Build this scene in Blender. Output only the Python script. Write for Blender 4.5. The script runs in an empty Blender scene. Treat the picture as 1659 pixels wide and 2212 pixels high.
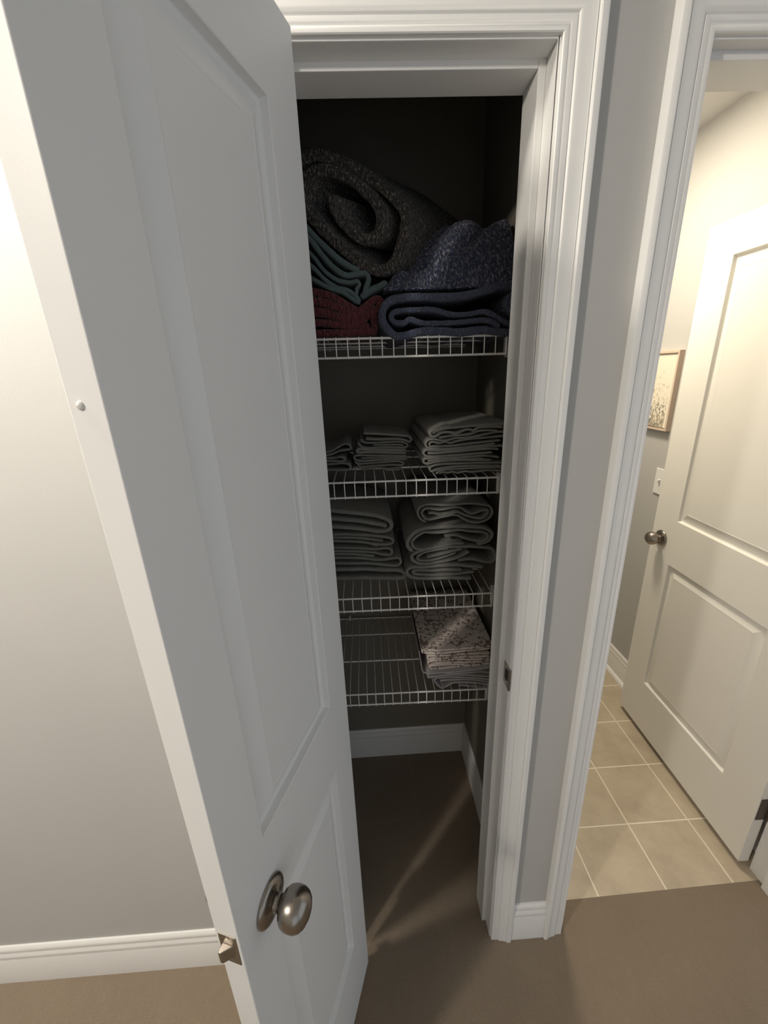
import bpy, math, random
from mathutils import Matrix, Vector, noise
random.seed(7)
scene = bpy.context.scene
COL = scene.collection

# ------------------------------------------------------------------ camera
cam_d = bpy.data.cameras.new('camera')
cam = bpy.data.objects.new('camera', cam_d)
COL.objects.link(cam)
scene.camera = cam
cam_d.sensor_fit = 'HORIZONTAL'
cam_d.sensor_width = 36.0
cam_d.lens = 36.0 * 880.9 / 1659.0
cam_d.clip_start = 0.02
CR = Vector((0.998207630832942, -0.04743633068028504, -0.036487261865966424))
CU = Vector((0.049884659176915, 0.32270860758375214, 0.9451828793255616))
CF = Vector((0.03306125414572153, 0.9453089172979099, -0.32449653981416426))
M = Matrix((CR, CU, -CF)).transposed().to_4x4()
M.translation = Vector((0.266371778, -0.736071954, 1.620620843))
cam.matrix_world = M

# ------------------------------------------------------------------ world, lamps, exposure
W = bpy.data.worlds.new('daylight')
scene.world = W
W.use_nodes = True
W.node_tree.nodes['Background'].inputs[0].default_value = (0.86, 0.93, 1.0, 1)
W.node_tree.nodes['Background'].inputs[1].default_value = 0.74

def lamp(name, loc, energy, color, radius):
    d = bpy.data.lights.new(name, 'POINT')
    d.energy = energy
    d.color = color
    d.shadow_soft_size = radius
    o = bpy.data.objects.new(name, d)
    COL.objects.link(o)
    o.location = loc
    return o
lamp('hall_ceiling_light', (-1.12, -1.40, 2.36), 76.0, (1.0, 0.925, 0.81), 0.07)
def ceiling_disc(name, loc, energy, color, size):
    d = bpy.data.lights.new(name, 'AREA')
    d.shape = 'DISK'
    d.size = size
    d.energy = energy
    d.color = color
    o = bpy.data.objects.new(name, d)
    COL.objects.link(o)
    o.location = loc
    return o
ceiling_disc('hall_downlight', (-0.48, -0.26, 2.43), 19.0, (1.0, 0.925, 0.81), 0.16)
ceiling_disc('bathroom_ceiling_light', (0.98, 0.95, 2.43), 21.0, (1.0, 0.875, 0.68), 0.26)

scene.view_settings.view_transform = 'Standard'
scene.view_settings.look = 'None'
scene.view_settings.gamma = 1.0
scene.view_settings.exposure = 0.0
scene.view_settings.use_curve_mapping = False

# ------------------------------------------------------------------ materials
def nt(name):
    m = bpy.data.materials.new(name)
    m.use_nodes = True
    t = m.node_tree
    return m, t, t.nodes['Principled BSDF']
def nd(t, typ, **kw):
    n = t.nodes.new(typ)
    for k, v in kw.items():
        if k.startswith('_'):
            setattr(n, k[1:], v)
        else:
            n.inputs[k].default_value = v
    return n
def coords(t, scale=(1, 1, 1), rot=(0, 0, 0), loc=(0, 0, 0)):
    c = nd(t, 'ShaderNodeTexCoord')
    mp = nd(t, 'ShaderNodeMapping')
    mp.inputs['Scale'].default_value = scale
    mp.inputs['Rotation'].default_value = rot
    mp.inputs['Location'].default_value = loc
    t.links.new(c.outputs['Object'], mp.inputs['Vector'])
    return mp.outputs['Vector']
def ramp(t, fac, stops):
    r = nd(t, 'ShaderNodeValToRGB')
    e = r.color_ramp.elements
    while len(e) < len(stops):
        e.new(0.5)
    for el, (p, c) in zip(e, stops):
        el.position = p
        el.color = (c[0], c[1], c[2], 1)
    t.links.new(fac, r.inputs['Fac'])
    return r.outputs['Color']
def bump(t, b, height, strength, dist):
    n = nd(t, 'ShaderNodeBump', Strength=strength, Distance=dist)
    t.links.new(height, n.inputs['Height'])
    t.links.new(n.outputs['Normal'], b.inputs['Normal'])
def noise_fac(t, vec, scale, detail=3, rough=0.55):
    n = nd(t, 'ShaderNodeTexNoise', Scale=scale, Detail=detail, Roughness=rough)
    t.links.new(vec, n.inputs['Vector'])
    return n.outputs['Fac']
def mix(t, fac, a, b, mode='MIX'):
    n = nd(t, 'ShaderNodeMix', _data_type='RGBA', _blend_type=mode)
    for s, v in ((0, fac), (6, a), (7, b)):
        if isinstance(v, (int, float)):
            n.inputs[s].default_value = v
        elif isinstance(v, tuple):
            n.inputs[s].default_value = (v[0], v[1], v[2], 1)
        else:
            t.links.new(v, n.inputs[s])
    return n.outputs[2]
def mth(t, op, a, b=None, c=None):
    n = nd(t, 'ShaderNodeMath', _operation=op)
    for i, v in enumerate((a, b, c)):
        if v is None:
            continue
        if isinstance(v, (int, float)):
            n.inputs[i].default_value = v
        else:
            t.links.new(v, n.inputs[i])
    return n.outputs[0]

def paint(name, col, rough, peel=0.04, scale=260):
    m, t, b = nt(name)
    v = coords(t)
    f = noise_fac(t, v, 3.0, 2)
    c = ramp(t, f, [(0.3, tuple(x * 0.97 for x in col)), (0.7, col)])
    t.links.new(c, b.inputs['Base Color'])
    b.inputs['Roughness'].default_value = rough
    bump(t, b, noise_fac(t, v, scale, 2), peel, 0.002)
    return m
M_WALL = paint('greige_wall_paint', (0.485, 0.480, 0.468), 0.75, 0.10, 180)
M_CLOSET = paint('shade_darkened_closet_taupe', (0.21, 0.19, 0.155), 0.8, 0.10, 180)  # guessed taupe; extra darkness painted in for the closet's deep shade
M_CEIL = paint('ceiling_paint', (0.74, 0.73, 0.71), 0.85, 0.10, 140)
M_TRIM = paint('white_trim_paint', (0.80, 0.795, 0.78), 0.38)
M_DOOR = paint('white_door_paint', (0.76, 0.76, 0.755), 0.42, 0.05, 300)
M_BDOOR = paint('warm_white_door_paint', (0.80, 0.785, 0.74), 0.42, 0.05, 300)
M_PLASTIC = paint('white_plastic', (0.74, 0.71, 0.71), 0.45, 0.0)
M_VINYL = paint('white_vinyl_wire', (0.88, 0.87, 0.85), 0.25, 0.0)

def metal(name, col, rough):
    m, t, b = nt(name)
    v = coords(t, (1, 1, 1))
    f = noise_fac(t, v, 90, 3)
    t.links.new(ramp(t, f, [(0.3, tuple(x * 0.85 for x in col)), (0.7, col)]), b.inputs['Base Color'])
    b.inputs['Metallic'].default_value = 1.0
    b.inputs['Roughness'].default_value = rough
    return m
M_NICKEL = metal('satin_nickel', (0.36, 0.325, 0.285), 0.27)
M_BRONZE = metal('dark_nickel_hinge', (0.16, 0.145, 0.13), 0.42)
m, t, b = nt('clear_rubber')
b.inputs['Base Color'].default_value = (0.9, 0.88, 0.85, 1)
b.inputs['Roughness'].default_value = 0.15
b.inputs['Transmission Weight'].default_value = 0.3
M_CLEAR = m
m, t, b = nt('dark_hole')
b.inputs['Base Color'].default_value = (0.03, 0.026, 0.022, 1)
b.inputs['Roughness'].default_value = 0.8
M_HOLE = m

# carpet: cut pile, brushed streaks, plus a faint pressed box outline in the closet
m, t, b = nt('tan_carpet')
v = coords(t)
big = noise_fac(t, v, 3.2, 3)
mid = noise_fac(t, coords(t, (60, 22, 40), (0, 0, 0.15)), 1.0, 3)
fine = noise_fac(t, coords(t, (1, 1, 1)), 420, 2, 0.7)
c = ramp(t, big, [(0.30, (0.340, 0.262, 0.184)), (0.72, (0.430, 0.335, 0.238))])
c = mix(t, mth(t, 'MULTIPLY', mid, 0.55), c, (0.29, 0.216, 0.142))
c = mix(t, mth(t, 'MULTIPLY', fine, 0.75), c, (0.165, 0.120, 0.078))
sep = nd(t, 'ShaderNodeSeparateXYZ')
t.links.new(coords(t), sep.inputs[0])
dx = mth(t, 'SUBTRACT', mth(t, 'ABSOLUTE', mth(t, 'SUBTRACT', sep.outputs[0], 0.19)), 0.20)
dy = mth(t, 'SUBTRACT', mth(t, 'ABSOLUTE', mth(t, 'SUBTRACT', sep.outputs[1], 0.545)), 0.19)
rim = mth(t, 'ABSOLUTE', mth(t, 'SMOOTH_MAX', dx, dy, 0.03))
rimf = mth(t, 'SUBTRACT', 1.0, mth(t, 'MINIMUM', mth(t, 'DIVIDE', rim, 0.009), 1.0))
c = mix(t, mth(t, 'MULTIPLY', rimf, 0.35), c, (0.33, 0.26, 0.18))
t.links.new(c, b.inputs['Base Color'])
b.inputs['Roughness'].default_value = 0.95
b.inputs['Sheen Weight'].default_value = 0.15
hgt = mth(t, 'ADD', fine, mth(t, 'MULTIPLY', mid, 0.9))
bump(t, b, hgt, 0.9, 0.006)
M_CARPET = m

# beige square floor tile with pale grout
m, t, b = nt('beige_floor_tile')
v = coords(t)
sep = nd(t, 'ShaderNodeSeparateXYZ')
t.links.new(v, sep.inputs[0])
TP, TX, TY = 0.2266, 1.1633, 0.2794
def cell(o, off):
    f = mth(t, 'FRACT', mth(t, 'ADD', mth(t, 'DIVIDE', mth(t, 'SUBTRACT', o, off), TP), 20.0))
    return mth(t, 'MINIMUM', f, mth(t, 'SUBTRACT', 1.0, f))
e = mth(t, 'MULTIPLY', mth(t, 'MINIMUM', cell(sep.outputs[0], TX), cell(sep.outputs[1], TY)), TP)
gr = mth(t, 'LESS_THAN', e, 0.0023)
st = noise_fac(t, coords(t, (1, 1, 1), (0, 0, 0.6)), 9, 6, 0.65)
st2 = noise_fac(t, coords(t, (14, 46, 10), (0, 0, -0.5)), 1.0, 4, 0.6)
c = ramp(t, st, [(0.3, (0.43, 0.36, 0.27)), (0.55, (0.53, 0.45, 0.34)), (0.75, (0.58, 0.50, 0.385))])
c = mix(t, mth(t, 'MULTIPLY', st2, 0.35), c, (0.36, 0.295, 0.21))
c = mix(t, gr, c, (0.80, 0.73, 0.60))
t.links.new(c, b.inputs['Base Color'])
t.links.new(ramp(t, gr, [(0, (0.38,) * 3), (1, (0.8,) * 3)]), b.inputs['Roughness'])
bump(t, b, mth(t, 'ADD', mth(t, 'MINIMUM', mth(t, 'DIVIDE', e, 0.004), 1.0), mth(t, 'MULTIPLY', st, 0.15)), 0.35, 0.003)
M_TILE = m

def terry(name, col, var=0.25):
    m, t, b = nt(name)
    v = coords(t)
    f = noise_fac(t, v, 420, 2, 0.7)
    g = noise_fac(t, v, 22, 3)
    c = mix(t, mth(t, 'MULTIPLY', f, var * 2), col, tuple(x * 0.45 for x in col))
    c = mix(t, mth(t, 'MULTIPLY', g, 0.3), c, tuple(x * 1.35 for x in col))
    t.links.new(c, b.inputs['Base Color'])
    b.inputs['Roughness'].default_value = 0.95
    b.inputs['Sheen Weight'].default_value = 0.2
    bump(t, b, mth(t, 'ADD', f, mth(t, 'MULTIPLY', g, 0.5)), 0.7, 0.004)
    return m
M_TOWEL = terry('grey_terry', (0.235, 0.235, 0.213))
M_TOWEL2 = terry('grey_terry_worn', (0.265, 0.260, 0.235))
M_TEAL = terry('teal_plush', (0.120, 0.175, 0.175), 0.25)

def knit(name, dark, light, scale, rot, blot=0.6):
    m, t, b = nt(name)
    v = coords(t, (scale, scale * 0.45, scale * 0.45), rot)
    f = noise_fac(t, v, 1.0, 2, 0.75)
    w = nd(t, 'ShaderNodeTexVoronoi', Scale=1.0, _feature='F1')
    t.links.new(coords(t, (scale * 1.1, scale * 0.5, scale * 0.5), rot), w.inputs['Vector'])
    c = ramp(t, f, [(0.48, dark), (0.64, tuple(a * .35 + d * .65 for a, d in zip(light, dark))), (0.76, light)])
    big = noise_fac(t, coords(t), 14, 3)
    c = mix(t, mth(t, 'MULTIPLY', big, blot), c, dark)
    t.links.new(c, b.inputs['Base Color'])
    b.inputs['Roughness'].default_value = 0.9
    b.inputs['Sheen Weight'].default_value = 0.15
    bump(t, b, mth(t, 'ADD', mth(t, 'SUBTRACT', 1.0, w.outputs['Distance']), f), 1.0, 0.008)
    return m
M_KNITG = knit('charcoal_flecked_knit', (0.034, 0.030, 0.028), (0.75, 0.65, 0.53), 260, (0, 0, 0), 0.5)
M_KNITB = knit('navy_flecked_knit', (0.024, 0.034, 0.090), (0.80, 0.83, 0.92), 210, (0, 0.6, 0), 0.5)
M_NAVY = knit('blue_fleece', (0.075, 0.092, 0.160), (0.26, 0.30, 0.42), 300, (0, 0.3, 0), 0.6)
M_RED = knit('burgundy_chenille', (0.130, 0.022, 0.026), (0.36, 0.10, 0.10), 190, (0, 0.5, 0), 0.6)

def floral(name, scale, base, ink):
    m, t, b = nt(name)
    v = coords(t)
    wn = nd(t, 'ShaderNodeTexNoise', Scale=scale * 0.5, Detail=2)
    t.links.new(v, wn.inputs['Vector'])
    wv = mix(t, 0.035, v, wn.outputs['Color'], 'ADD')
    vo = nd(t, 'ShaderNodeTexVoronoi', Scale=scale * 0.42, _feature='DISTANCE_TO_EDGE')
    t.links.new(wv, vo.inputs['Vector'])
    stem = mth(t, 'LESS_THAN', vo.outputs['Distance'], 0.028)
    stem = mth(t, 'MULTIPLY', stem, mth(t, 'GREATER_THAN', noise_fac(t, v, scale * 0.35, 2), 0.46))
    lv = nd(t, 'ShaderNodeTexVoronoi', Scale=scale * 1.55, _feature='F1')
    t.links.new(wv, lv.inputs['Vector'])
    leaf = mth(t, 'MULTIPLY', mth(t, 'LESS_THAN', lv.outputs['Distance'], 0.40),
               mth(t, 'GREATER_THAN', noise_fac(t, v, scale * 0.50, 2), 0.49))
    k = mth(t, 'MAXIMUM', stem, leaf)
    c = mix(t, mth(t, 'MULTIPLY', k, 0.85), base, ink)
    t.links.new(c, b.inputs['Base Color'])
    b.inputs['Roughness'].default_value = 0.85
    bump(t, b, noise_fac(t, v, 60, 3), 0.35, 0.003)
    return m
M_FLORAL = floral('cream_floral_cotton', 56, (0.84, 0.75, 0.69), (0.20, 0.12, 0.10))
def cotton(name, col):
    m, t, b = nt(name)
    v = coords(t)
    f = noise_fac(t, v, 30, 4)
    t.links.new(mix(t, mth(t, 'MULTIPLY', f, 0.3), col, tuple(x * 0.75 for x in col)), b.inputs['Base Color'])
    b.inputs['Roughness'].default_value = 0.85
    bump(t, b, f, 0.4, 0.003)
    return m
M_LILAC = cotton('pale_lilac_cotton', (0.58, 0.53, 0.53))
M_GREYSHEET = cotton('cool_grey_cotton', (0.50, 0.48, 0.48))

m, t, b = nt('botanical_print')
v = coords(t)
sep = nd(t, 'ShaderNodeSeparateXYZ')
t.links.new(v, sep.inputs[0])
n1 = noise_fac(t, coords(t, (1, 95, 55), (0.25, 0, 0)), 1.0, 3, 0.7)
dens = mth(t, 'MULTIPLY', mth(t, 'SUBTRACT', 0.27, sep.outputs[2]), 1.6)
edge = mth(t, 'SUBTRACT', 1.0, mth(t, 'POWER', mth(t, 'DIVIDE', mth(t, 'ABSOLUTE', sep.outputs[1]), 0.11), 4.0))
k = mth(t, 'GREATER_THAN', mth(t, 'ADD', n1, mth(t, 'MULTIPLY', dens, 0.62)), 0.70)
k = mth(t, 'MULTIPLY', k, mth(t, 'GREATER_THAN', edge, 0.1))
tint = noise_fac(t, coords(t, (1, 30, 30)), 1.0, 2)
ink = ramp(t, tint, [(0.4, (0.22, 0.21, 0.18)), (0.6, (0.42, 0.36, 0.26))])
t.links.new(mix(t, k, (0.80, 0.74, 0.62), ink), b.inputs['Base Color'])
b.inputs['Roughness'].default_value = 0.6
M_PRINT = m
M_FRAME = paint('pale_wood_frame', (0.62, 0.50, 0.40), 0.5, 0.05, 90)

# ------------------------------------------------------------------ mesh helpers
class MB:
    def __init__(s):
        s.v = []
        s.f = []
    def add(s, vs, fs):
        o = len(s.v)
        s.v += [tuple(p) for p in vs]
        s.f += [tuple(i + o for i in f) for f in fs]
        return s
    def box(s, x0, x1, y0, y1, z0, z1):
        vs = [(x, y, z) for z in (z0, z1) for y in (y0, y1) for x in (x0, x1)]
        return s.add(vs, [(0, 2, 3, 1), (4, 5, 7, 6), (0, 1, 5, 4), (2, 6, 7, 3), (0, 4, 6, 2), (1, 3, 7, 5)])
    def tube(s, pts, r, n=8):
        pts = [Vector(p) for p in pts]
        rings = []
        ref = None
        for i, p in enumerate(pts):
            d = (pts[min(i + 1, len(pts) - 1)] - pts[max(i - 1, 0)]).normalized()
            if ref is None:
                ref = d.orthogonal().normalized()
            a = (ref - d * ref.dot(d)).normalized()
            ref = a
            bb = d.cross(a)
            rings.append([p + a * (r * math.cos(2 * math.pi * k / n)) + bb * (r * math.sin(2 * math.pi * k / n)) for k in range(n)])
        vs = [q for rg in rings for q in rg]
        fs = []
        for i in range(len(rings) - 1):
            for k in range(n):
                k2 = (k + 1) % n
                fs.append((i * n + k, i * n + k2, (i + 1) * n + k2, (i + 1) * n + k))
        fs.append(tuple(range(n - 1, -1, -1)))
        fs.append(tuple((len(rings) - 1) * n + k for k in range(n)))
        return s.add(vs, fs)
    def lathe(s, prof, c, ax, n=40):
        # prof: (radius, height along ax)
        ax = Vector(ax).normalized()
        a = ax.orthogonal().normalized()
        bb = ax.cross(a)
        c = Vector(c)
        vs = []
        for r, h in prof:
            r = max(r, 1e-5)
            for k in range(n):
                th = 2 * math.pi * k / n
                vs.append(c + ax * h + a * (r * math.cos(th)) + bb * (r * math.sin(th)))
        fs = []
        for i in range(len(prof) - 1):
            for k in range(n):
                k2 = (k + 1) % n
                fs.append((i * n + k, i * n + k2, (i + 1) * n + k2, (i + 1) * n + k))
        fs.append(tuple(range(n - 1, -1, -1)))
        fs.append(tuple((len(prof) - 1) * n + k for k in range(n)))
        return s.add(vs, fs)
    def rows(s, rows, closed=False):
        # a lofted surface through equal-length rows of points
        n = len(rows[0])
        fs = []
        for i in range(len(rows) - 1):
            for k in range(n if closed else n - 1):
                k2 = (k + 1) % n
                fs.append((i * n + k, i * n + k2, (i + 1) * n + k2, (i + 1) * n + k))
        return s.add([p for r in rows for p in r], fs)

def build(name, mb, mat, parent=None, origin=(0, 0, 0), smooth=None, bevel=0.0, matrix=None):
    me = bpy.data.meshes.new(name)
    o3 = Vector(origin)
    me.from_pydata([tuple(Vector(p) - o3) for p in mb.v], [], mb.f)
    me.materials.append(mat)
    me.validate()
    import bmesh
    bm = bmesh.new()
    bm.from_mesh(me)
    bmesh.ops.remove_doubles(bm, verts=bm.verts, dist=1e-6)
    bmesh.ops.recalc_face_normals(bm, faces=bm.faces)
    bm.to_mesh(me)
    bm.free()
    if smooth is not None:
        me.polygons.foreach_set('use_smooth', [True] * len(me.polygons))
        me.set_sharp_from_angle(angle=math.radians(smooth))
    o = bpy.data.objects.new(name, me)
    COL.objects.link(o)
    if parent:
        o.parent = parent
    o.location = o3
    if matrix is not None:
        o.matrix_local = matrix
    if bevel:
        bv = o.modifiers.new('bevel', 'BEVEL')
        bv.width = bevel
        bv.segments = 2
        bv.limit_method = 'ANGLE'
    return o
def tag(o, label, cat, group=None):
    o['label'] = label
    o['category'] = cat
    if group:
        o['group'] = group
    return o
def struct(o, label=None):
    o['kind'] = 'structure'
    if label:
        o['label'] = label
    return o
def empty(name, loc):
    o = bpy.data.objects.new(name, None)
    COL.objects.link(o)
    o.location = loc
    o.empty_display_size = 0.05
    return o

# ------------------------------------------------------------------ the room shell
XL, XR, ZH = 0.158, 0.560, 2.049          # closet opening inside the jambs
BL, BR, BZ = 0.780, 1.478, 2.046          # bathroom opening inside the jambs
WT = 0.115                                # wall thickness
CX0, CX1, CY1 = 0.060, 0.634, 0.648       # closet inside
BX0, BX1, BY1 = 0.760, 1.570, 2.40        # bathroom inside
HX0, HX1, HY0, CZ = -3.0, 3.0, -3.4, 2.44

fl = MB()
fl.add([(HX0, HY0, 0), (HX1, HY0, 0), (HX1, 0, 0), (HX0, 0, 0)], [(0, 1, 2, 3)])
fl.add([(CX0, 0, 0), (CX1, 0, 0), (CX1, CY1, 0), (CX0, CY1, 0)], [(0, 1, 2, 3)])
fl.add([(BL - .02, 0, 0), (BR + .02, 0, 0), (BR + .02, 0.081, 0), (BL - .02, 0.069, 0)], [(0, 1, 2, 3)])
struct(build('floor_carpet', fl, M_CARPET), 'tan cut pile carpet of the hall running into the closet')
ft = MB()
ft.add([(BL - .02, 0.069, 0), (BR + .02, 0.081, 0), (BX1, WT, 0), (BX1, BY1, 0), (BX0, BY1, 0), (BX0, WT, 0)], [(0, 1, 2, 3, 4, 5)])
struct(build('floor_tile', ft, M_TILE), 'beige square tile floor of the bathroom')
ct_ = MB().box(HX0, HX1, HY0, BY1 + .1, CZ, CZ + .05)
struct(build('ceiling', ct_, M_CEIL), 'flat white ceiling')

w = MB()
w.box(HX0, XL - .018, 0, WT, 0, CZ)
w.box(XL - .018, XR + .018, 0, WT, ZH + .018, CZ)
w.box(XR + .018, BL - .018, 0, WT, 0, CZ)
w.box(BL - .018, BR + .018, 0, WT, BZ + .018, CZ)
w.box(BR + .018, HX1, 0, WT, 0, CZ)
struct(build('wall_front', w, M_WALL), 'greige hall wall with the closet and bathroom openings')
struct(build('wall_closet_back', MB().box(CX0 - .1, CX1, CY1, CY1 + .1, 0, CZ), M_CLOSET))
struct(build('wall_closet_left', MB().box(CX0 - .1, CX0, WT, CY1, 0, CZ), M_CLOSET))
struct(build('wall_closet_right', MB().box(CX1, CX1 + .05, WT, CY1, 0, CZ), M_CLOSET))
struct(build('wall_bathroom_left', MB().box(CX1 + .05, BX0, WT, BY1, 0, CZ), M_WALL))
struct(build('wall_bathroom_right', MB().box(BX1, BX1 + .1, WT, BY1, 0, CZ), M_WALL))
struct(build('wall_bathroom_back', MB().box(BX0 - .1, BX1 + .1, BY1, BY1 + .1, 0, CZ), M_WALL))
struct(build('wall_rear', MB().box(HX0, .1, HY0 - .1, HY0, 0, CZ).box(.1, 2.5, HY0 - .1, HY0, 2.25, CZ).box(2.5, HX1, HY0 - .1, HY0, 0, CZ), M_WALL))  # unseen; wide gap added here, right end left open, to admit fill light
struct(build('wall_left', MB().box(HX0 - .1, HX0, HY0, 0, 0, CZ), M_WALL))

def jamb(name, xl, xr, zh, s0, s1, label):
    j = MB()
    th = .018
    for x0, x1, a0, a1 in ((xl - th, xl, xl, xl + .012), (xr, xr + th, xr - .012, xr)):
        j.box(x0, x1, -.001, WT + .001, 0, zh + th)
        j.box(a0, a1, s0, s1, 0, zh)
    j.box(xl, xr, -.001, WT + .001, zh, zh + th)
    j.box(xl + .012, xr - .012, s0, s1, zh - .011, zh)
    return struct(build(name, j, M_TRIM, bevel=.0012), label)
J1 = jamb('trim_1', XL, XR, ZH, .037, .101, 'white jamb and stop lining the closet doorway')
J2 = jamb('trim_2', BL, BR, BZ, .020, .062, 'white jamb and stop lining the bathroom doorway')

CAS = [(0, 0), (0, .0075), (.0012, .0092), (.0035, .0098), (.0065, .0098), (.0085, .0088), (.0105, .0098), (.0125, .0105), (.0172, .0105),
       (.0186, .0090), (.0200, .0112), (.0225, .0128), (.026, .0138), (.031, .0140), (.036, .0146), (.0395, .0158), (.0418, .0168), (.0430, .0152),
       (.0445, .0182), (.0465, .0195), (.0545, .0195), (.0565, .0185), (.0572, .0165), (.0572, 0)]
def casing(name, xl, xr, zh, label):
    R = [[(xl - u, -v, 0) for u, v in CAS], [(xl - u, -v, zh + u) for u, v in CAS],
         [(xr + u, -v, zh + u) for u, v in CAS], [(xr + u, -v, 0) for u, v in CAS]]
    return struct(build(name, MB().rows(R), M_TRIM, smooth=28), label)
casing('trim_3', XL - .003, XR + .003, ZH + .003, 'white moulded casing around the closet doorway')
casing('trim_4', BL - .003, BR + .003, BZ + .003, 'white moulded casing around the bathroom doorway')

BASE = [(0, 0), (.014, 0), (.014, .098), (.0128, .101), (.0122, .106), (.0132, .112), (.0128, .118), (.0095, .124), (.0088, .128), (.0098, .132),
        (.0092, .138), (.0065, .143), (.0045, .146), (0, .146)]
def baseboard(name, a, b_, nrm, label=None, shoe=False):
    a, b_, nrm = Vector(a), Vector(b_), Vector(nrm)
    up = Vector((0, 0, 1))
    mb = MB().rows([[p + nrm * d + up * h for d, h in BASE] for p in (a, b_)])
    mb.add([a + nrm * d + up * h for d, h in BASE], [tuple(range(len(BASE)))])
    mb.add([b_ + nrm * d + up * h for d, h in BASE], [tuple(range(len(BASE)))])
    if shoe:
        q = [(.012, 0), (.031, 0)] + [(.014 + .017 * math.cos(i * math.pi / 12), .019 * math.sin(i * math.pi / 12)) for i in range(1, 7)]
        mb.rows([[p + nrm * d + up * h for d, h in q] for p in (a, b_)])
    return struct(build(name, mb, M_TRIM, smooth=25), label)
CO = .0605
baseboard('baseboard_left', (HX0, 0, 0), (XL - CO, 0, 0), (0, -1, 0), 'white moulded baseboard left of the closet')
baseboard('baseboard_middle', (XR + CO, 0, 0), (BL - CO, 0, 0), (0, -1, 0), 'short white baseboard between the two door casings')
baseboard('baseboard_right', (BR + CO, 0, 0), (HX1, 0, 0), (0, -1, 0))
baseboard('baseboard_rear', (HX0, HY0, 0), (.1, HY0, 0), (0, 1, 0))
baseboard('baseboard_closet_back', (CX0, CY1, 0), (CX1, CY1, 0), (0, -1, 0), 'white baseboard along the back of the closet')
baseboard('baseboard_closet_right', (CX1, WT, 0), (CX1, CY1, 0), (-1, 0, 0), 'white baseboard along the right side of the closet')
baseboard('baseboard_closet_left', (CX0, WT, 0), (CX0, CY1, 0), (1, 0, 0))
baseboard('baseboard_bathroom_right', (BX1, WT, 0), (BX1, BY1, 0), (-1, 0, 0), 'white baseboard and shoe moulding in the bathroom', True)
baseboard('baseboard_bathroom_back', (BX0, BY1, 0), (BX1, BY1, 0), (0, -1, 0), None, True)

# strike plate in the closet jamb
sp = MB()
sz = .953
pr_ = [(-.0045, .0015), (-.0040, -.001), (-.0015, -.0022), (.0, -.0014), (.032, -.0014), (.032, .0)]
sp.rows([[(XR + d, y, z) for y, d in pr_] for z in (sz - .029, sz - .026, sz + .026, sz + .029)])
stp = build('strike_plate', sp, M_NICKEL, J1, (XR, .015, sz), smooth=40)
stp['label'] = 'small nickel strike plate'
so = stp.modifiers.new('solid', 'SOLIDIFY')
so.thickness = .0012
h = build('latch_hole', MB().box(XR - .0022, XR - .0016, .010, .022, sz - .013, sz + .013), M_HOLE, stp)
h.location -= stp.location

# ------------------------------------------------------------------ doors
def door_slab(w, z0, z1, panels):
    T = .035
    prof = [(0, 0), (.0015, .0050), (.0040, .0105), (.009, .0118), (.0125, .0112), (.0405, .0008), (.0425, .0016)]
    mb = MB()
    xs = [0, panels[0][0], panels[0][1], w]
    zs = [z0]
    for p in panels:
        zs += [p[2], p[3]]
    zs.append(z1)
    for side in (0, 1):
        Y = (lambda d: -d) if side == 0 else (lambda d: -T + d)
        for i in range(3):
            for j in range(len(zs) - 1):
                if i == 1 and j % 2 == 1:
                    rows = []
                    for o, d in prof:
                        a, b2, c, e = xs[1] + o, xs[2] - o, zs[j] + o, zs[j + 1] - o
                        rows.append([(a, Y(d), c), (b2, Y(d), c), (b2, Y(d), e), (a, Y(d), e)])
                    mb.rows(rows, closed=True)
                    mb.add(rows[-1], [(0, 1, 2, 3)])
                else:
                    mb.add([(xs[i], Y(0), zs[j]), (xs[i + 1], Y(0), zs[j]), (xs[i + 1], Y(0), zs[j + 1]), (xs[i], Y(0), zs[j + 1])], [(0, 1, 2, 3)])
    for x in (0, w):
        for j in range(len(zs) - 1):
            mb.add([(x, 0, zs[j]), (x, -T, zs[j]), (x, -T, zs[j + 1]), (x, 0, zs[j + 1])], [(0, 1, 2, 3)])
    for z in (z0, z1):
        for i in range(3):
            mb.add([(xs[i], 0, z), (xs[i + 1], 0, z), (xs[i + 1], -T, z), (xs[i], -T, z)], [(0, 1, 2, 3)])
    return mb
def door_matrix(hx, hy, dx, dy):
    X = Vector((dx, dy, 0)).normalized()
    Zv = Vector((0, 0, 1))
    Yv = Zv.cross(X)
    m4 = Matrix((X, Yv, Zv)).transposed().to_4x4()
    m4.translation = Vector((hx, hy, 0))
    return m4
ROS = [(.0, 0), (.0325, 0), (.0330, .0018), (.0322, .0045), (.0285, .0075), (.0215, .0092), (.0145, .0100), (.0125, .0118)]
KNOB = [(.0135, .0095), (.0118, .0125), (.0112, .0165), (.0120, .0195), (.0150, .0212), (.0200, .0238), (.0243, .0282), (.0266, .0345), (.0272, .0410),
        (.0264, .0475), (.0236, .0535), (.0186, .0584), (.0115, .0614), (.0, .0625)]
def doorknob(door, x, z, side, lab):
    y0 = 0 if side > 0 else -.035
    k = build('doorknob', MB().lathe(KNOB, (x, y0, z), (0, side, 0)), M_NICKEL, door, (x, y0, z), smooth=60)
    k['label'] = lab
    r = build('rosette', MB().lathe(ROS, (0, 0, 0), (0, side, 0)), M_NICKEL, k, smooth=50)
    for s in (-1, 1):
        hole = build('screw_hole', MB().lathe([(.0022, .0082), (.0022, .0095)], (0, 0, s * .0215), (0, side, 0), 12), M_HOLE, k)
    return k
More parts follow.
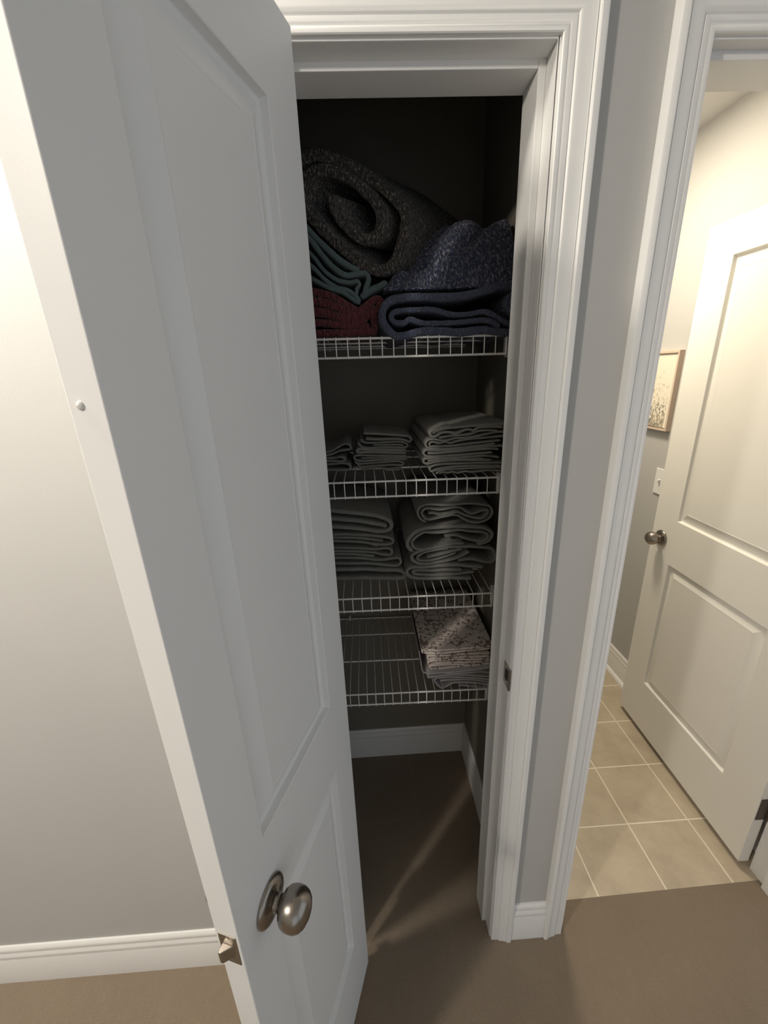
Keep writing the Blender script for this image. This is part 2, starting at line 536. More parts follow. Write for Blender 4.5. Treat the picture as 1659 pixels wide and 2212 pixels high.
def hinge(door, z):
    hg = build('hinge', MB().box(-.0018, .0002, -.032, -.004, z - .045, z + .045), M_BRONZE, door, bevel=.002)
    hg['label'] = 'dark metal hinge'
    kn = MB()
    for i in range(5):
        kn.lathe([(.0055, z - .045 + i * .018 + .0004), (.0055, z - .045 + (i + 1) * .018 - .0004)], (-.003, -.0395, 0), (0, 0, 1), 16)
    build('knuckle', kn, M_BRONZE, hg, smooth=40)
    return hg

ph = math.radians(18.18)
DM = door_matrix(.1962, -.0435, -math.sin(ph), -math.cos(ph))
d1 = build('door_1', door_slab(.392, .025, 2.039, [(.081, .3165, .270, .862), (.081, .3165, 1.024, 1.932)]), M_DOOR, matrix=DM, smooth=20, bevel=.0012)
struct(d1, 'white two panel closet door standing open toward the camera')
doorknob(d1, .328, .912, 1, 'round satin nickel knob on the closet side')
doorknob(d1, .328, .912, -1, 'round satin nickel knob on the hall side')
lp = build('latch_plate', MB().box(.3915, .3932, -.0305, -.0045, .8955, .9525), M_NICKEL, d1, bevel=.0006)
lb = MB().add([(.393, -.026, .913), (.393, -.0095, .913), (.393, -.026, .935), (.393, -.0095, .935), (.4035, -.026, .913), (.4035, -.022, .913), (.4035, -.026, .935), (.4035, -.022, .935)],
              [(0, 1, 5, 4), (2, 6, 7, 3), (0, 4, 6, 2), (1, 3, 7, 5), (4, 5, 7, 6), (0, 2, 3, 1)])
build('latch_bolt', lb, M_NICKEL, lp, bevel=.0008)
for zz in (.900, .948):
    build('screw', MB().lathe([(.0035, 0), (.003, .0006), (0, .0008)], (.3930, -.0175, zz), (1, 0, 0), 14), M_NICKEL, lp)
bp = build('bumper', MB().lathe([(.0036, 0), (.0034, .0012), (.0024, .0023), (0, .0028)], (.392, -.0225, 1.605), (1, 0, 0), 20), M_CLEAR, d1, smooth=60)
bp['label'] = 'small clear bumper dot'
for zz in (.27, 1.03, 1.82):
    hinge(d1, zz)

bh = math.radians(1.417)
BM = door_matrix(1.4384, .1225, math.sin(bh), math.cos(bh))
d2 = build('door_2', door_slab(.696, .026, 2.038, [(.132, .570, .260, .845), (.132, .570, 1.030, 1.931)]), M_BDOOR, matrix=BM, smooth=20, bevel=.0012)
struct(d2, 'white two panel bathroom door swung open against the bathroom wall')
doorknob(d2, .637, .936, 1, 'round satin nickel knob facing the room')
doorknob(d2, .637, .936, -1, 'round satin nickel knob facing the wall')
for zz in (.27, 1.03, 1.82):
    hinge(d2, zz)

# ------------------------------------------------------------------ bathroom wall things
pf = empty('picture_frame', (BX1, 1.112, 1.334))
tag(pf, 'pale wood framed botanical print on the bathroom wall', 'picture')
y0, y1, z0, z1, fw = -.137, .137, 0, .328, .0095
fr = MB()
fr.box(-.022, 0, y0, y1, z0, z0 + fw).box(-.022, 0, y0, y1, z1 - fw, z1).box(-.022, 0, y0, y0 + fw, z0 + fw, z1 - fw).box(-.022, 0, y1 - fw, y1, z0 + fw, z1 - fw)
build('frame', fr, M_FRAME, pf, bevel=.001)
pr2 = build('print', MB().box(-.016, -.001, y0 + fw + .003, y1 - fw - .003, z0 + fw + .003, z1 - fw - .003), M_PRINT, pf)
pr2['label'] = 'cream print of grey grasses and flowers'
ls = empty('light_switch', (BX1, .973, 1.111))
tag(ls, 'white toggle light switch below the framed print', 'light switch')
build('switch_plate', MB().box(-.0055, 0, -.035, .035, -.0575, .0575), M_TRIM, ls, bevel=.002)
tg = MB().add([(-.005, -.005, -.011), (-.005, .005, -.011), (-.005, -.005, .011), (-.005, .005, .011), (-.017, -.004, .004), (-.017, .004, .004), (-.016, -.004, .011), (-.016, .004, .011)],
              [(0, 1, 5, 4), (2, 6, 7, 3), (0, 4, 6, 2), (1, 3, 7, 5), (4, 5, 7, 6), (0, 2, 3, 1)])
build('toggle', tg, M_TRIM, ls, bevel=.0008)
for zz in (-.030, .030):
    build('screw', MB().lathe([(.003, 0), (.0025, .0008), (0, .001)], (-.0055, 0, zz), (-1, 0, 0), 12), M_PLASTIC, ls)

# ------------------------------------------------------------------ wire shelves
YF = .240
SH = [1.693, 1.367, 1.041, .716]
SLOPE = [-.010, -.012, -.017, -.024]
def zdeck(k, x):
    return SH[k] + SLOPE[k] * (x - .17)
SLAB = ['topmost white wire shelf, holding the blankets', 'second white wire shelf from the top, holding washcloths and hand towels',
        'third white wire shelf from the top, holding the bath towels', 'lowest white wire shelf, half empty with floral linens']
for k in range(4):
    r0 = Vector((.35, .44, SH[k]))
    sh = empty('wire_shelf', r0)
    tag(sh, SLAB[k], 'shelf', 'white wire shelves in the closet')
    def part(name, mb, mat, smooth=60):
        o = build(name, mb, mat, sh, r0, smooth=smooth)
        o.location -= r0
        return o
    xa, xb = CX0 + .006, .590
    lip = .039
    for y, dz in ((YF, 0), (YF, -lip), (.388, 0), (.532, 0), (.638, 0)):
        part('rail', MB().tube([(xa, y, zdeck(k, xa) + dz), (xb, y, zdeck(k, xb) + dz)], .0026, 10), M_VINYL)
    g = MB()
    xo = {0: .0050, 1: .0015, 2: .0020, 3: .0000}[k]
    n = 0
    while True:
        x = .1785 + xo + .0254 * (n - 4)
        n += 1
        if x < xa:
            continue
        if x > xb - .003:
            break
        z = zdeck(k, x)
        g.tube([(x, .640, z + .0034), (x, YF + .004, z + .0034), (x, YF - .0030, z + .0024), (x, YF - .0036, z - .004), (x, YF - .0036, z - lip - .0025)], .00128, 6)
    part('wire_grid', g, M_VINYL)
    for x in (xa, xb):
        zz = zdeck(k, x)
        part('end_wire', MB().tube([(x, YF - .001, zz + .002), (x, YF - .001, zz - lip)], .0022, 8), M_VINYL)
    zz = zdeck(k, xb)
    br = MB().box(xb + .004, xb + .008, YF - .004, YF + .03, zz - lip - .003, zz + .008)
    br.box(xb + .0075, CX1, YF - .001, YF + .03, zz - lip - .007, zz + .007)
    bk = part('end_bracket', br, M_PLASTIC, 30)
    zz = zdeck(k, xa)
    part('end_bracket', MB().box(CX0, xa + .006, YF - .002, YF + .03, zz - lip - .005, zz + .006), M_PLASTIC, 30)
    for x in (.166, .480):
        zz = zdeck(k, x)
        cl = MB().box(x - .0032, x + .0032, .634, CY1, zz + .003, zz + .016)
        cl.box(x - .0024, x + .0024, .632, .640, zz - .006, zz + .004)
        part('wall_clip', cl, M_PLASTIC, 30)

# ------------------------------------------------------------------ folded fabrics
TR = {
 'A1': (0.3, [(6.2, [(0.4222,1.2429), (0.4350,1.2441), (0.4570,1.2371), (0.4827,1.2396), (0.5009,1.2445), (0.5233,1.2336), (0.5457,1.2265), (0.5699,1.2233), (0.5842,1.2342), (0.5855,1.2458), (0.5690,1.2447), (0.5453,1.2373), (0.5285,1.2430), (0.5117,1.2545), (0.4951,1.2583), (0.4569,1.2516), (0.4185,1.2585), (0.4048,1.2467), (0.4112,1.2318), (0.4258,1.2252), (0.4570,1.2303), (0.4956,1.2360), (0.5161,1.2252), (0.5387,1.2132), (0.5666,1.2116), (0.5903,1.2222), (0.5988,1.2393), (0.5906,1.2552), (0.5683,1.2617), (0.5223,1.2674), (0.4677,1.2645), (0.4222,1.2693), (0.3986,1.2614), (0.3942,1.2444), (0.4029,1.2264), (0.4166,1.2198)])]),
 'A2': (0.3, [(6.5, [(0.4688,1.1732), (0.4968,1.1757), (0.5252,1.1660), (0.5538,1.1563), (0.5783,1.1569), (0.5910,1.1684), (0.5792,1.1791), (0.5434,1.1851), (0.5058,1.1912), (0.4686,1.1853), (0.4314,1.1874), (0.4110,1.1895), (0.3904,1.1777), (0.3763,1.1603), (0.3863,1.1414), (0.4164,1.1386), (0.4503,1.1439), (0.4879,1.1499), (0.5218,1.1510)]), (11, [(0.5598,1.1467), (0.5880,1.1523), (0.6006,1.1658), (0.5980,1.1801), (0.5711,1.1936), (0.5056,1.2021), (0.4499,1.2003), (0.4129,1.2003), (0.3850,1.1900), (0.3680,1.1689), (0.3658,1.1487), (0.3787,1.1337)])]),
 'A3': (0.3, [(7, [(0.4182,1.1148), (0.4504,1.1191), (0.4883,1.1272), (0.5166,1.1328)]), (6, [(0.4998,1.1235), (0.4695,1.1117), (0.4315,1.1040), (0.3992,1.1051), (0.3907,1.1122), (0.4069,1.1268), (0.4352,1.1334), (0.4787,1.1371)]), (9, [(0.5378,1.1243), (0.5134,1.1112), (0.4792,1.0996), (0.4411,1.0935), (0.4010,1.0938), (0.3774,1.1068), (0.3795,1.1233), (0.4088,1.1360), (0.4428,1.1412), (0.5070,1.1406), (0.5640,1.1362), (0.6025,1.1268), (0.6161,1.1051), (0.6045,1.0869), (0.5754,1.0907), (0.5462,1.1009), (0.5079,1.0979)])]),
 'A4': (0.3, [(10, [(0.5801,1.0713), (0.5470,1.0765), (0.5083,1.0831), (0.4603,1.0839), (0.4124,1.0826), (0.3780,1.0847), (0.3626,1.0761), (0.3643,1.0610), (0.3814,1.0514), (0.4316,1.0457), (0.4898,1.0435), (0.5463,1.0385)]), (8, [(0.5534,1.0590), (0.5186,1.0558), (0.4702,1.0549), (0.4123,1.0585), (0.3816,1.0647), (0.3769,1.0720), (0.3932,1.0742), (0.4316,1.0702), (0.4797,1.0689), (0.5183,1.0665)])]),
 'B1': (0.32, [(12, [(0.1266,1.2645), (0.1903,1.2543), (0.2418,1.2461), (0.2870,1.2367), (0.3153,1.2226), (0.3228,1.2067), (0.3144,1.1943), (0.2918,1.1913), (0.2524,1.1992), (0.2002,1.2078), (0.1224,1.2163)]), (12, [(0.3095,1.2060), (0.2795,1.2147), (0.2276,1.2266), (0.1245,1.2406)])]),
 'B2': (0.32, [(8, [(0.1202,1.1909), (0.1989,1.1879), (0.2516,1.1828), (0.2912,1.1770), (0.3177,1.1704), (0.3267,1.1605), (0.3171,1.1523), (0.2902,1.1517), (0.2636,1.1568)]), (7, [(0.2820,1.1482), (0.2504,1.1598), (0.2108,1.1657), (0.1185,1.1724)]), (7, [(0.1194,1.1824), (0.1983,1.1779), (0.2510,1.1721), (0.2973,1.1622)])]),
 'B3': (0.32, [(7, [(0.1169,1.1537), (0.2229,1.1446), (0.2762,1.1385), (0.3099,1.1395), (0.3218,1.1292), (0.3160,1.1185), (0.2890,1.1215), (0.2691,1.1286), (0.2223,1.1343), (0.1160,1.1435)]), (7, [(0.2712,1.1166), (0.2084,1.1263), (0.1151,1.1333)])]),
 'B4': (0.32, [(8, [(0.1139,1.1200), (0.2211,1.1136), (0.2884,1.1044), (0.3225,1.1076), (0.3415,1.1065), (0.3467,1.0956), (0.3355,1.0842), (0.3013,1.0870), (0.2472,1.0956), (0.1124,1.1022)])]),
 'B5': (0.32, [(12, [(0.1107,1.0835), (0.2190,1.0784), (0.2871,1.0727), (0.3419,1.0663), (0.3568,1.0538), (0.3483,1.0427), (0.2861,1.0466), (0.2311,1.0500), (0.1081,1.0539)])]),
 'C1': (0.25, [(6, [(0.6164,1.4840), (0.5904,1.4831), (0.5223,1.4820), (0.4816,1.4798), (0.4545,1.4783), (0.4314,1.4759), (0.4199,1.4710), (0.4213,1.4629), (0.4329,1.4597), (0.4451,1.4673), (0.4627,1.4692), (0.4819,1.4657), (0.5022,1.4722), (0.5171,1.4735), (0.5268,1.4691), (0.5361,1.4767), (0.5634,1.4776), (0.5977,1.4761)]), (10, [(0.4707,1.4809), (0.4477,1.4779), (0.4314,1.4726), (0.4260,1.4667)])]),
 'C2': (0.25, [(4.5, [(0.6178,1.4624), (0.5846,1.4646), (0.5505,1.4593), (0.5232,1.4551), (0.5027,1.4539), (0.4821,1.4542), (0.4630,1.4502), (0.4452,1.4504), (0.4274,1.4539), (0.4117,1.4498), (0.4096,1.4390), (0.4220,1.4316), (0.4688,1.4294), (0.5240,1.4325), (0.5792,1.4369)]), (4.5, [(0.6059,1.4548), (0.5646,1.4526), (0.5234,1.4510), (0.4905,1.4477), (0.4686,1.4425), (0.4589,1.4463), (0.4411,1.4437), (0.4261,1.4478), (0.4172,1.4427), (0.4199,1.4369), (0.4687,1.4356), (0.5237,1.4400), (0.5926,1.4445)]), (5, [(0.5844,1.4679), (0.5432,1.4695), (0.5161,1.4621), (0.4751,1.4606), (0.4574,1.4580), (0.4411,1.4566)])]),
 'C3': (0.25, [(5, [(0.6018,1.4303), (0.5656,1.4313), (0.5241,1.4290), (0.4689,1.4253), (0.4275,1.4265), (0.4110,1.4286), (0.4034,1.4227), (0.4082,1.4142), (0.4275,1.4105), (0.4691,1.4121), (0.5108,1.4130), (0.5733,1.4157)]), (6, [(0.5897,1.4226), (0.5589,1.4253), (0.5105,1.4227), (0.4551,1.4204), (0.4275,1.4196), (0.4137,1.4209)])]),
 'C4': (0.25, [(5, [(0.5923,1.4015), (0.5528,1.4075), (0.5109,1.4067), (0.4553,1.4064), (0.4206,1.4073), (0.4047,1.4053), (0.4033,1.3976), (0.4137,1.3936), (0.4345,1.3976), (0.4832,1.3995), (0.5252,1.3983), (0.5744,1.3953)]), (4, [(0.5530,1.4012), (0.4693,1.4023), (0.4317,1.4019), (0.4137,1.4007)])]),
 'C5': (0.25, [(5, [(0.6043,1.3875), (0.5535,1.3899), (0.4974,1.3911), (0.4555,1.3917), (0.4304,1.3886), (0.4185,1.3821), (0.4220,1.3741), (0.4346,1.3770), (0.4556,1.3817), (0.4836,1.3840), (0.5257,1.3834), (0.5963,1.3807)])]),
 'C6': (0.25, [(5, [(0.6050,1.3760), (0.5400,1.3777), (0.4837,1.3775), (0.4556,1.3775), (0.4417,1.3731), (0.4347,1.3670)]), (5, [(0.6242,1.3644), (0.5685,1.3699), (0.5262,1.3676), (0.5064,1.3700), (0.4882,1.3666), (0.4768,1.3707), (0.4614,1.3686), (0.4515,1.3719), (0.4431,1.3673)])]),
 'D1': (0.34, [(6.5, [(0.2576,1.4651), (0.2993,1.4613), (0.3477,1.4563), (0.3768,1.4518), (0.3840,1.4434), (0.3798,1.4371), (0.3636,1.4435), (0.3393,1.4470), (0.2988,1.4472), (0.2633,1.4504)])]),
 'D2': (0.34, [(4.5, [(0.2488,1.4502), (0.2596,1.4408), (0.2903,1.4392), (0.3472,1.4394), (0.3683,1.4344), (0.3734,1.4268), (0.3632,1.4237), (0.3143,1.4270), (0.2653,1.4263), (0.2494,1.4316), (0.2419,1.4433)]), (4, [(0.3633,1.4297), (0.3389,1.4321), (0.2819,1.4330)])]),
 'D3': (0.34, [(8, [(0.3688,1.4163), (0.2814,1.4211), (0.2425,1.4245), (0.2374,1.4203), (0.2420,1.4155), (0.2811,1.4146), (0.3686,1.4081)])]),
 'D4': (0.34, [(5, [(0.3693,1.3997), (0.3134,1.4031), (0.2480,1.4070), (0.2299,1.4045), (0.2311,1.3970), (0.2472,1.3921), (0.2966,1.3928), (0.3543,1.3913), (0.3716,1.3913)]), (4, [(0.3676,1.3957), (0.2968,1.3984), (0.2476,1.3995)])]),
 'D5': (0.34, [(5, [(0.2307,1.3912), (0.2419,1.3848), (0.2633,1.3846), (0.3128,1.3865), (0.3459,1.3866), (0.3631,1.3808), (0.3572,1.3755), (0.3291,1.3778), (0.2794,1.3763), (0.2463,1.3762), (0.2377,1.3833)])]),
 'D6': (0.34, [(4.5, [(0.2212,1.3698), (0.2331,1.3746), (0.2494,1.3710), (0.2708,1.3700), (0.2957,1.3710), (0.3204,1.3667), (0.3454,1.3693), (0.3512,1.3653), (0.3419,1.3632), (0.3120,1.3646)])]),
 'E1': (0.34, [(5, [(0.1115,1.4264), (0.1614,1.4241), (0.1847,1.4328), (0.2064,1.4432), (0.2207,1.4393), (0.2234,1.4311), (0.2135,1.4283), (0.1922,1.4252), (0.1607,1.4159), (0.1107,1.4174)])]),
 'E2': (0.34, [(5, [(0.1101,1.4117), (0.1665,1.4074), (0.1960,1.4091), (0.2061,1.4023), (0.1951,1.3975), (0.1660,1.4000), (0.1091,1.4010)])]),
 'E3': (0.34, [(5.5, [(0.1082,1.3919), (0.1652,1.3909), (0.1980,1.3919), (0.2141,1.3878), (0.2194,1.3800), (0.2132,1.3739), (0.1885,1.3739), (0.1070,1.3789)])]),
 'S1': (0.258, [(5, [(0.6099,0.8394), (0.5492,0.8379), (0.4829,0.8369), (0.4168,0.8388), (0.3962,0.8403), (0.3978,0.8333), (0.4201,0.8287), (0.4831,0.8270), (0.5495,0.8290), (0.5994,0.8313)])]),
 'S2': (0.264, [(4.5, [(0.6014,0.8106), (0.5349,0.8115), (0.4845,0.8112), (0.4160,0.8153), (0.4135,0.8085), (0.4227,0.8027), (0.4679,0.8024), (0.5352,0.8004), (0.6011,0.7995)]), (4.5, [(0.6015,0.7904), (0.5354,0.7923), (0.4764,0.7947), (0.4227,0.7947), (0.4160,0.7871), (0.4244,0.7824), (0.4681,0.7852), (0.5358,0.7821), (0.6018,0.7832)]), (4.5, [(0.6031,0.7740), (0.5192,0.7701), (0.4684,0.7658), (0.4261,0.7669), (0.4193,0.7746), (0.4429,0.7779), (0.4851,0.7778), (0.5360,0.7750)]), (4.5, [(0.6026,0.7668), (0.5363,0.7647), (0.5194,0.7608), (0.4685,0.7569), (0.4346,0.7575), (0.4202,0.7643)])]),
 'S3': (0.276, [(3, [(0.3902,0.8258), (0.3957,0.7869), (0.4032,0.7461), (0.4366,0.7404), (0.5227,0.7411), (0.6087,0.7502)])]),
 'S4': (0.25, [(4, [(0.6052,0.7671), (0.5498,0.7621), (0.4826,0.7591), (0.4356,0.7577), (0.4155,0.7561), (0.4138,0.7440), (0.4373,0.7462), (0.4743,0.7495), (0.5165,0.7462), (0.5676,0.7381), (0.6071,0.7288)]), (4, [(0.6064,0.7434), (0.5670,0.7526), (0.4995,0.7527), (0.4658,0.7563)]), (4, [(0.6076,0.7194), (0.5681,0.7267), (0.5168,0.7369), (0.4745,0.7402), (0.4374,0.7390), (0.4323,0.7322), (0.4409,0.7169), (0.4546,0.7011), (0.4698,0.7062), (0.4917,0.7192), (0.5344,0.7158), (0.6086,0.7004)]), (4, [(0.6081,0.7100), (0.5340,0.7262), (0.4831,0.7303), (0.4493,0.7267)]), (4, [(0.6091,0.6888), (0.5521,0.6976), (0.5090,0.7063)])]),
 'N1': (0.226, [(17, [(0.6134,1.7735), (0.5840,1.7802), (0.5459,1.7745), (0.4982,1.7640), (0.4503,1.7611), (0.4024,1.7634), (0.3643,1.7636), (0.3337,1.7594), (0.3161,1.7445), (0.3124,1.7238), (0.3205,1.7059), (0.3413,1.6882), (0.3668,1.6892), (0.4021,1.6961), (0.4413,1.6957), (0.4807,1.6917), (0.5300,1.6955), (0.5599,1.6909), (0.6200,1.6853)]), (11, [(0.6194,1.6926), (0.5786,1.7101), (0.5383,1.7299), (0.4994,1.7267), (0.4604,1.7279), (0.4216,1.7378), (0.3734,1.7393), (0.3426,1.7376), (0.3318,1.7284), (0.3382,1.7168), (0.3595,1.7144), (0.3731,1.7210), (0.4022,1.7121), (0.4607,1.7102), (0.5390,1.7131), (0.5693,1.6996)]), (12, [(0.5946,1.7655), (0.5877,1.7519), (0.5889,1.7345), (0.6057,1.7181)])]),
 'G1': (0.27, [(24, [(0.2164,1.9686), (0.2205,1.9449), (0.2388,1.9169), (0.2641,1.8953), (0.2928,1.8910), (0.3121,1.9065), (0.3152,1.9326), (0.2963,1.9636), (0.2580,1.9943), (0.2196,2.0097), (0.1801,2.0072), (0.1546,1.9881), (0.1531,1.9548), (0.1764,1.9253), (0.2104,1.8930), (0.2494,1.8597), (0.2859,1.8349), (0.3152,1.8286), (0.3390,1.8409), (0.3546,1.8716), (0.3658,1.9070), (0.3644,1.9367), (0.3368,1.9679), (0.2978,1.9952), (0.2556,2.0187), (0.2117,2.0323), (0.1731,2.0361), (0.1429,2.0255)])]),
 'T1': (0.265, [(11, [(0.1306,1.9230), (0.1668,1.8916), (0.1888,1.8642), (0.2128,1.8385), (0.2380,1.8227), (0.2646,1.8243), (0.2818,1.8239), (0.2879,1.8131), (0.2804,1.7968), (0.2763,1.7825)]), (12, [(0.1327,1.9423), (0.1681,1.9059), (0.1965,1.8786), (0.2269,1.8519), (0.2534,1.8362), (0.2689,1.8312)]), (8, [(0.1277,1.8969), (0.1680,1.8636), (0.1927,1.8332), (0.2176,1.8151), (0.2437,1.8085), (0.2637,1.8103), (0.2674,1.8043), (0.2602,1.7950), (0.2608,1.7830)]), (9, [(0.1247,1.8703), (0.1683,1.8396), (0.1913,1.8170), (0.2164,1.7998), (0.2426,1.7919), (0.2606,1.7781), (0.2640,1.7684), (0.2497,1.7760), (0.2291,1.7899), (0.1966,1.8015), (0.1217,1.8431)]), (14, [(0.2687,1.7791), (0.2895,1.7917), (0.3099,1.7983), (0.3276,1.8050)])]),
 'R1': (0.265, [(16, [(0.1167,1.7978), (0.1664,1.7905), (0.2082,1.7791), (0.2406,1.7605), (0.2629,1.7488), (0.2812,1.7605), (0.3022,1.7733), (0.3128,1.7681), (0.3068,1.7549), (0.2968,1.7428), (0.2959,1.7241), (0.2967,1.7102), (0.2854,1.7049), (0.2370,1.7052), (0.1682,1.7055), (0.1067,1.7075)]), (19, [(0.1142,1.7752), (0.1740,1.7710), (0.2134,1.7589), (0.2462,1.7419), (0.2704,1.7362), (0.2876,1.7505), (0.2949,1.7613)]), (20, [(0.1118,1.7534), (0.1854,1.7475), (0.2253,1.7351), (0.2795,1.7259)]), (17, [(0.1092,1.7300), (0.1838,1.7277), (0.2379,1.7184), (0.2859,1.7163)])]),
}

def resample(pts, step):
    P = [Vector((a, 0, b2)) for a, b2 in pts]
    out = []
    for i in range(len(P) - 1):
        p0, p1, p2, p3 = P[max(i - 1, 0)], P[i], P[i + 1], P[min(i + 2, len(P) - 1)]
        n = max(1, int((p2 - p1).length / step))
        for j in range(n):
            u = j / n
            out.append(0.5 * ((2 * p1) + (p2 - p0) * u + (2 * p0 - 5 * p1 + 4 * p2 - p3) * u * u + (3 * p1 - p0 - 3 * p2 + p3) * u ** 3))
    out.append(P[-1])
    return out
def strip(mb, pts, th, y0, y1, seed=0.0, wob=.002, dz=0.0, shift=(0, 0), ny=14, step=.0045, pinch=1.0):
    """a thick sheet of cloth: the fold line PTS (x, z) given a thickness and carried back from y0 to y1"""
    C = resample(pts, step)
    n = len(C)
    ys = [y0, y0 + th * .12, y0 + th * .32, y0 + th * .6] + [y0 + th * .6 + (y1 - y0 - th * .6) * (i / ny) for i in range(1, ny + 1)]
    fac = [.45, .78, .94, 1.0] + [1.0] * (ny - 1) + [.8]
    nor = []
    for i in range(n):
        d = (C[min(i + 1, n - 1)] - C[max(i - 1, 0)]).normalized()
        nor.append(Vector((-d.z, 0, d.x)))
    rows = []
    for y, f in zip(ys, fac):
        tt = (y - y0) / (y1 - y0)
        L, R = [], []
        for i in range(n):
            e = min(i, n - 1 - i) * step / (th * .5)
            ef = math.sqrt(max(0.05, 1 - (1 - min(1, e + .15)) ** 2))
            a = C[i]
            q = Vector((a.x * 14, y * 9 + seed * 3.1, a.z * 14 + seed))
            w_ = noise.noise(q) * wob * (0.4 + 1.4 * tt)
            hlf = th * .5 * f * ef * (1 + .16 * noise.noise(Vector((a.x * 60, y * 40, a.z * 60 + seed))))
            c = Vector((a.x + shift[0] * tt, y + noise.noise(Vector((a.x * 20 + seed, a.z * 20, 1.7))) * .004 * (1 - tt), a.z + dz + w_ + shift[1] * tt))
            L.append(c + nor[i] * hlf)
            R.append(c - nor[i] * hlf)
        rows.append(L + R[::-1])
    mb.rows(rows, closed=True)
    o = len(mb.v) - len(rows) * 2 * n
    m2 = 2 * n
    for base in (o, o + (len(rows) - 1) * m2):
        for i in range(n - 1):
            mb.f.append((base + i, base + i + 1, base + m2 - 2 - i, base + m2 - 1 - i))
    return mb
def cloth(name, key, mat, label, cat, group=None, y1=.56, dz=0.0, wob=.002, shift=(0, 0), seed=0.0, parts=None):
    y0, ss = TR[key]
    mb = MB()
    for i, (th, pts) in enumerate(ss):
        strip(mb, pts, th * .001, y0 + .0005 * i, y1, seed + i * .37, wob, dz, shift)
    xs = [p[0] for p in mb.v]
    zs = [p[2] for p in mb.v]
    o = build(name, mb, mat, None, ((min(xs) + max(xs)) / 2, y0, min(zs)), smooth=180)
    return tag(o, label, cat, group)

G = 'washcloths in the left stack'
cloth('washcloth', 'E1', M_TOWEL, 'grey washcloth on top of the short stack beside the open door', 'washcloth', G, .50, .002, seed=1)
cloth('washcloth', 'E2', M_TOWEL, 'grey washcloth in the middle of the short stack beside the open door', 'washcloth', G, .50, .002, seed=2)
cloth('washcloth', 'E3', M_TOWEL, 'grey washcloth at the bottom of the short stack beside the open door', 'washcloth', G, .50, .002, seed=3)
G = 'washcloths in the middle stack'
names = ['topmost grey washcloth of the stack in the middle of the second shelf', 'second grey washcloth from the top of the middle stack',
         'third grey washcloth from the top of the middle stack, plain smooth fold to the front', 'fourth grey washcloth from the top of the middle stack',
         'fifth grey washcloth from the top of the middle stack', 'rumpled grey washcloth lying flat on the wires at the bottom of the middle stack']
for i in range(6):
    cloth('washcloth', 'D%d' % (i + 1), M_TOWEL, names[i], 'washcloth', G, .52, .006, wob=.0012, seed=4 + i)
G = 'hand towels in the right stack'
names = ['topmost grey hand towel of the right stack, with a pale rounded fold', 'second grey hand towel from the top, with wavy layers',
         'third grey hand towel from the top of the right stack', 'fourth grey hand towel from the top of the right stack',
         'fifth grey hand towel from the top of the right stack', 'lowest grey hand towel of the right stack, curling over the shelf edge']
for i in range(6):
    cloth('hand_towel', 'C%d' % (i + 1), M_TOWEL2, names[i], 'hand towel', G, .58, .008, wob=.0012, seed=11 + i)
G = 'bath towels in the left stack'
names = ['topmost grey bath towel of the left stack, thick rounded fold', 'second grey bath towel from the top of the left stack',
         'third grey bath towel from the top of the left stack', 'fourth grey bath towel from the top of the left stack', 'bottom grey bath towel of the left stack']
for i in range(5):
    cloth('bath_towel', 'B%d' % (i + 1), M_TOWEL, names[i], 'bath towel', G, .60, .009, wob=.0015, seed=18 + i)
G = 'bath towels in the right stack'
names = ['topmost grey bath towel of the right stack, rolled into a flat swirl', 'second grey bath towel of the right stack, with an open gaping fold',
         'third grey bath towel of the right stack, with a pale inner hem', 'bottom grey bath towel of the right stack']
for i in range(4):
    cloth('bath_towel', 'A%d' % (i + 1), M_TOWEL, names[i], 'bath towel', G, .60, .010, wob=.0015, seed=24 + i)

G = 'folded linens on the lowest shelf'
cloth('folded_sheet', 'S1', M_FLORAL, 'cream sheet with brown floral print folded flat on top of the linens', 'sheet', G, .60, .004, wob=.0010, seed=30)
cloth('pillowcase', 'S2', M_FLORAL, 'rumpled floral pillowcase folded under the flat floral sheet', 'pillowcase', G, .59, .004, wob=.003, seed=31)
cloth('folded_sheet', 'S3', M_LILAC, 'plain pale sheet wrapped beneath and beside the floral pillowcase', 'sheet', G, .60, .004, wob=.0010, seed=32)
cloth('folded_sheet', 'S4', M_GREYSHEET, 'cool grey sheet in loose pleats at the bottom of the linens', 'sheet', G, .57, .008, wob=.0015, seed=33)

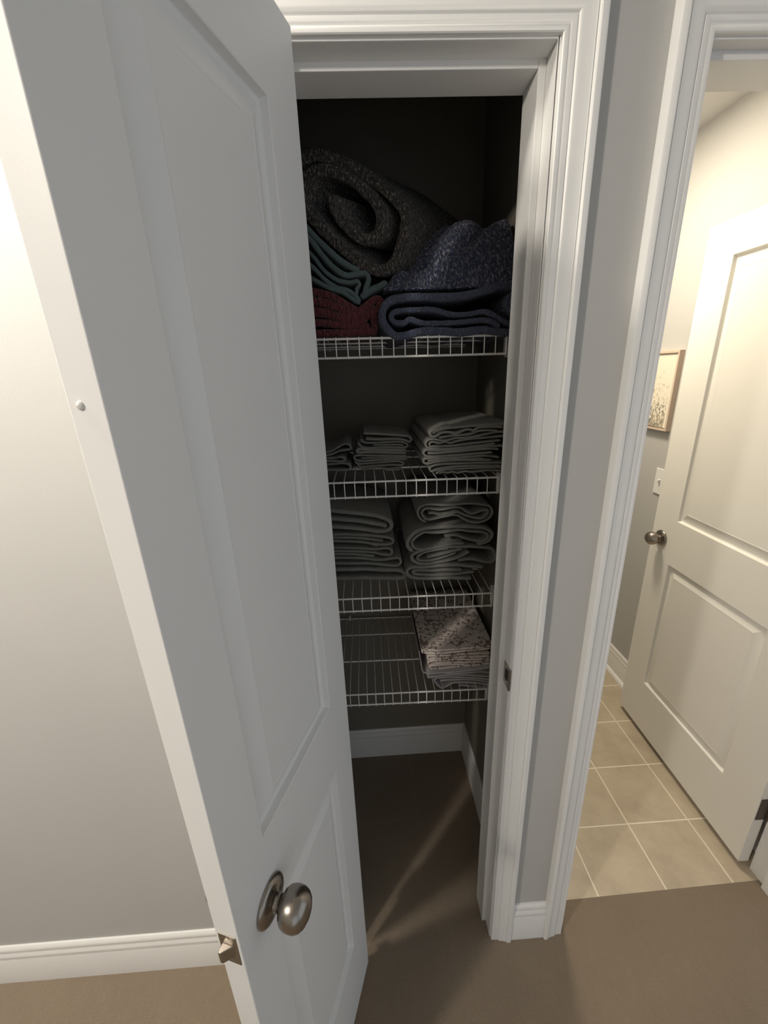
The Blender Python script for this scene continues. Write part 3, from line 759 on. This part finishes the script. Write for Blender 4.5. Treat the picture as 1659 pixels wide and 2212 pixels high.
# blankets on the topmost shelf
cloth('throw_blanket', 'R1', M_RED, 'burgundy plush blanket folded on the left of the topmost shelf', 'blanket', None, .55, .002, seed=40, wob=.008)
cloth('throw_blanket', 'T1', M_TEAL, 'teal plush blanket slumped on the burgundy one', 'blanket', None, .55, .0, seed=41, wob=.004)
cloth('throw_blanket', 'N1', M_NAVY, 'blue fleece blanket folded in thick layers at the front right of the topmost shelf', 'blanket', None, .56, .006, seed=42, wob=.003)
cloth('throw_blanket', 'G1', M_KNITG, 'charcoal flecked knit blanket in a loose open roll', 'blanket', None, .60, .0, seed=43, wob=.005, shift=(.205, .040))

# navy knit: a slumped heap with diagonal folds, closed underneath
def heap(x0, x1, y0, y1, zb):
    nx, ny = 110, 110
    def sst(v):
        v = max(0.0, min(1.0, v))
        return v * v * (3 - 2 * v)
    top = []
    for j in range(ny + 1):
        row = []
        for i in range(nx + 1):
            u, v = i / nx, j / ny
            x, y = x0 + (x1 - x0) * u, y0 + (y1 - y0) * v
            n1 = noise.noise(Vector((x * 11, y * 11, 2.0)))
            n2 = noise.noise(Vector((x * 30, y * 30, 5.0)))
            n3 = noise.noise(Vector((x * 80, y * 80, 9.0)))
            h = .030 * sst(v * 9) * sst(u * 7)
            h += .118 * sst((u * 1.15 + v * .20 - .11 + n1 * .05) / .62) * sst((v * 1.0 + u * .10 - .03) / .42)
            b = v * 3.4 - u * 1.35 + n1 * .55
            cr = 1 - abs(math.sin(b * math.pi * .75))
            h += .024 * sst(v * 6) * (.5 - cr ** 3)
            b2 = u * 4.2 - v * 2.2 + n1 * .8
            h += .007 * (.5 - (1 - abs(math.sin(b2 * math.pi * .8))) ** 3)
            h += .010 * n1 + .004 * n2 + .0016 * n3
            ed = min(u * (x1 - x0), (1 - u) * (x1 - x0), v * (y1 - y0), (1 - v) * (y1 - y0)) / .030
            h *= math.sqrt(max(0.0, 1 - (1 - min(1, ed)) ** 2))
            row.append((x + n2 * .004, y + n2 * .004, zb + max(.0, h)))
        top.append(row)
    mb = MB().rows(top)
    bot = [[(p[0], p[1], zb - .003) for p in r] for r in top]
    mb.rows(bot)
    ring = top[0] + [r[-1] for r in top[1:]] + top[-1][-2::-1] + [r[0] for r in top[-2:0:-1]]
    mb.rows([ring, [(p[0], p[1], zb - .003) for p in ring]], closed=True)
    return mb
kb = heap(.318, .633, .238, .615, 1.788)
kbo = build('throw_blanket', kb, M_KNITB, None, (.48, .42, 1.785), smooth=180)
tag(kbo, 'navy flecked knit blanket heaped on the folded blue fleece', 'blanket')
